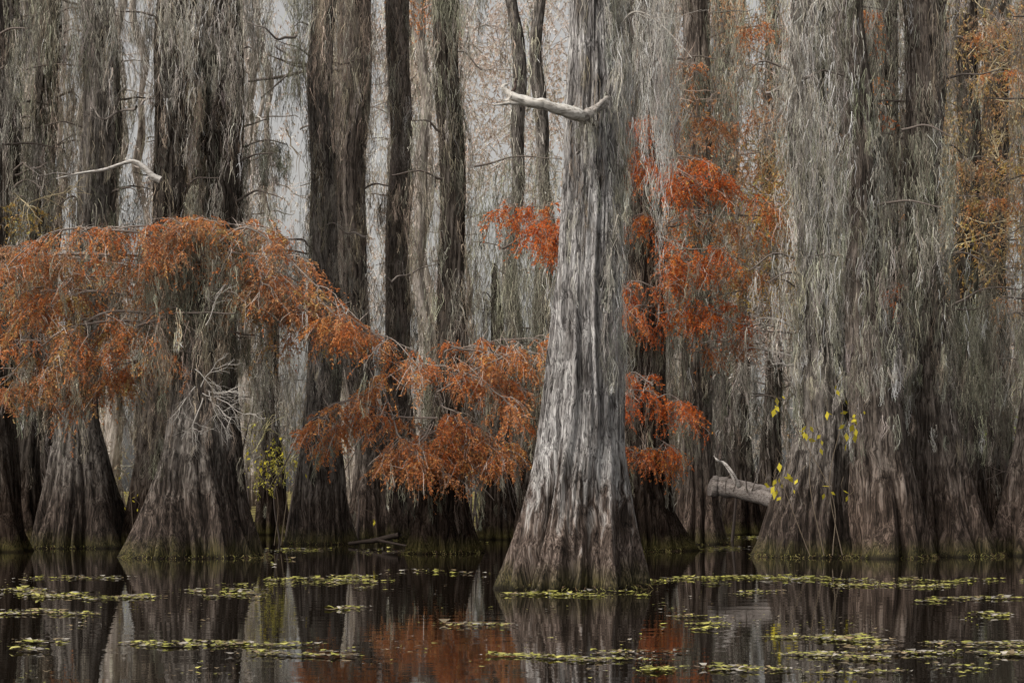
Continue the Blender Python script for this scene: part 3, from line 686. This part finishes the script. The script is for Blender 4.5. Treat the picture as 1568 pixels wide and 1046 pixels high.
acc=Acc()
PADC=np.array([(.50,.49,.10),(.42,.42,.11),(.64,.60,.17),(.36,.27,.15),(.50,.46,.40),(.22,.18,.12)])
def pads(x0,x1,y0,y1,n,sz=.035,green=.6):
    n=int(n*1.1); green*=.88; sz*=.9
    nc=max(3,int((x1-x0)/16)); ccx=rng.uniform(x0,x1,nc); ccy=rng.uniform(y0,y1,nc); cw=rng.random(nc)**2+.05
    i=rng.choice(nc,n,p=cw/cw.sum()); px=ccx[i]+rng.normal(0,1,n)*((x1-x0)/nc*.7+3)*(.4+1.3*cw[i]); py=ccy[i]+rng.normal(0,(y1-y0)*.03+.35,n)
    d=H*F/(np.maximum(py,770)-755)
    x=(px-784)*d/F; r=np.minimum(sz*rng.lognormal(-.35,.45,n),sz*1.8)
    th=rng.uniform(0,6.28,(n,1))+np.arange(6)[None,:]*np.pi/3
    rr=r[:,None]*(1+rng.normal(0,.2,(n,6)))
    el=rng.uniform(.5,1,(n,1))
    tilt=rng.normal(0,.25,(n,2))
    dx=rr*np.cos(th); dy=rr*np.sin(th)*el
    V=np.stack([x[:,None]+dx,d[:,None]+dy,.006+rng.uniform(0,.01,(n,1))+np.abs(dx*tilt[:,:1]+dy*tilt[:,1:])],-1)
    bb=np.arange(n)[:,None]*6
    Q=np.concatenate([bb+np.array([0,1,2,3]),bb+np.array([0,3,4,5])])
    c=PADC[rng.choice(6,n,p=[green*.4,green*.25,green*.35,(1-green)*.35,(1-green)*.35,(1-green)*.3])]*rng.uniform(.5,1.2,(n,1))
    acc.add(V,Q,np.repeat(c[:,None,:],6,1))
for b in [(0,410,900,918,900,.04,.45),(0,135,934,942,260,.035,.4),(200,510,983,991,520,.03,.6),(340,535,999,1006,200,.03,.35),(30,110,981,985,90,.03,.5),(30,90,996,999,60,.03,.3),
 (40,190,883,889,160,.04,.5),(320,575,882,902,420,.04,.7),(480,540,930,934,70,.035,.5),(690,780,954,960,140,.03,.3),(750,860,1002,1009,240,.026,.95),(880,985,1008,1017,150,.026,.6),(940,1045,998,1003,120,.026,.3),(985,1040,1022,1030,120,.026,1),(1095,1215,1020,1028,170,.026,.6),
 (770,1000,905,914,330,.035,.8),(985,1110,882,900,240,.04,.7),(1070,1250,881,888,420,.04,1),(1180,1450,885,900,520,.04,.55),(1055,1092,955,965,110,.03,1),(1030,1120,942,948,60,.03,.5),(1170,1330,973,981,330,.03,.7),(1230,1430,1000,1012,420,.028,.5),(1320,1580,982,994,520,.03,.4),(1420,1580,998,1006,300,.028,.4),(1390,1580,914,922,240,.038,.5),(1500,1580,940,946,120,.034,.7),(1400,1580,886,892,160,.04,.8),(1100,1180,905,912,60,.035,.6),
 (0,1568,870,1040,500,.02,.4),(560,760,872,882,60,.04,.5),(1130,1500,1018,1034,160,.026,.5),(400,460,832,870,120,.05,.6),(720,790,806,850,200,.06,.7),(540,620,818,850,60,.05,.6),(1095,1150,815,850,160,.06,.7),(380,800,786,812,700,.09,.8),(1080,1160,786,812,300,.09,.8),(-100,1700,786,830,500,.08,.7)]:
    pads(*b)
acc.build('duckweed_and_floating_leaves',M_PAD)

# ------------------------------------------------------------------ light
w=bpy.data.worlds.new('World'); scene.world=w; w.use_nodes=True; nt=w.node_tree
bg=nt.nodes['Background']; sky=nt.nodes.new('ShaderNodeTexSky'); sky.sky_type='NISHITA'; sky.sun_disc=False
s=np.array([-.8,-.5,.9]); s/=np.linalg.norm(s)
sky.sun_elevation=math.asin(s[2]); sky.sun_rotation=math.atan2(s[0],s[1])
sky.air_density=1.; sky.dust_density=4.; sky.ozone_density=1.
hs=nt.nodes.new('ShaderNodeHueSaturation'); hs.inputs['Saturation'].default_value=.15
nt.links.new(sky.outputs[0],hs.inputs['Color'])
wc=mix(nt,1.0,hs.outputs[0],(1.0,.955,.90),'MULTIPLY')
nt.links.new(wc,bg.inputs['Color']); bg.inputs['Strength'].default_value=.15
from mathutils import Vector
l=bpy.data.lights.new('sun','SUN'); l.energy=1.5; l.angle=math.radians(14); l.color=(1,.94,.86)
lo=bpy.data.objects.new('sun',l); scene.collection.objects.link(lo)
lo.rotation_euler=Vector(s.tolist()).to_track_quat('Z','Y').to_euler()

cam=bpy.data.cameras.new('camera'); cam.lens=70; cam.sensor_width=36; cam.shift_y=(755-523)/1568; cam.clip_end=3000
co=bpy.data.objects.new('camera',cam); scene.collection.objects.link(co); co.location=(0,0,H); co.rotation_euler=(math.pi/2,0,0)
scene.camera=co
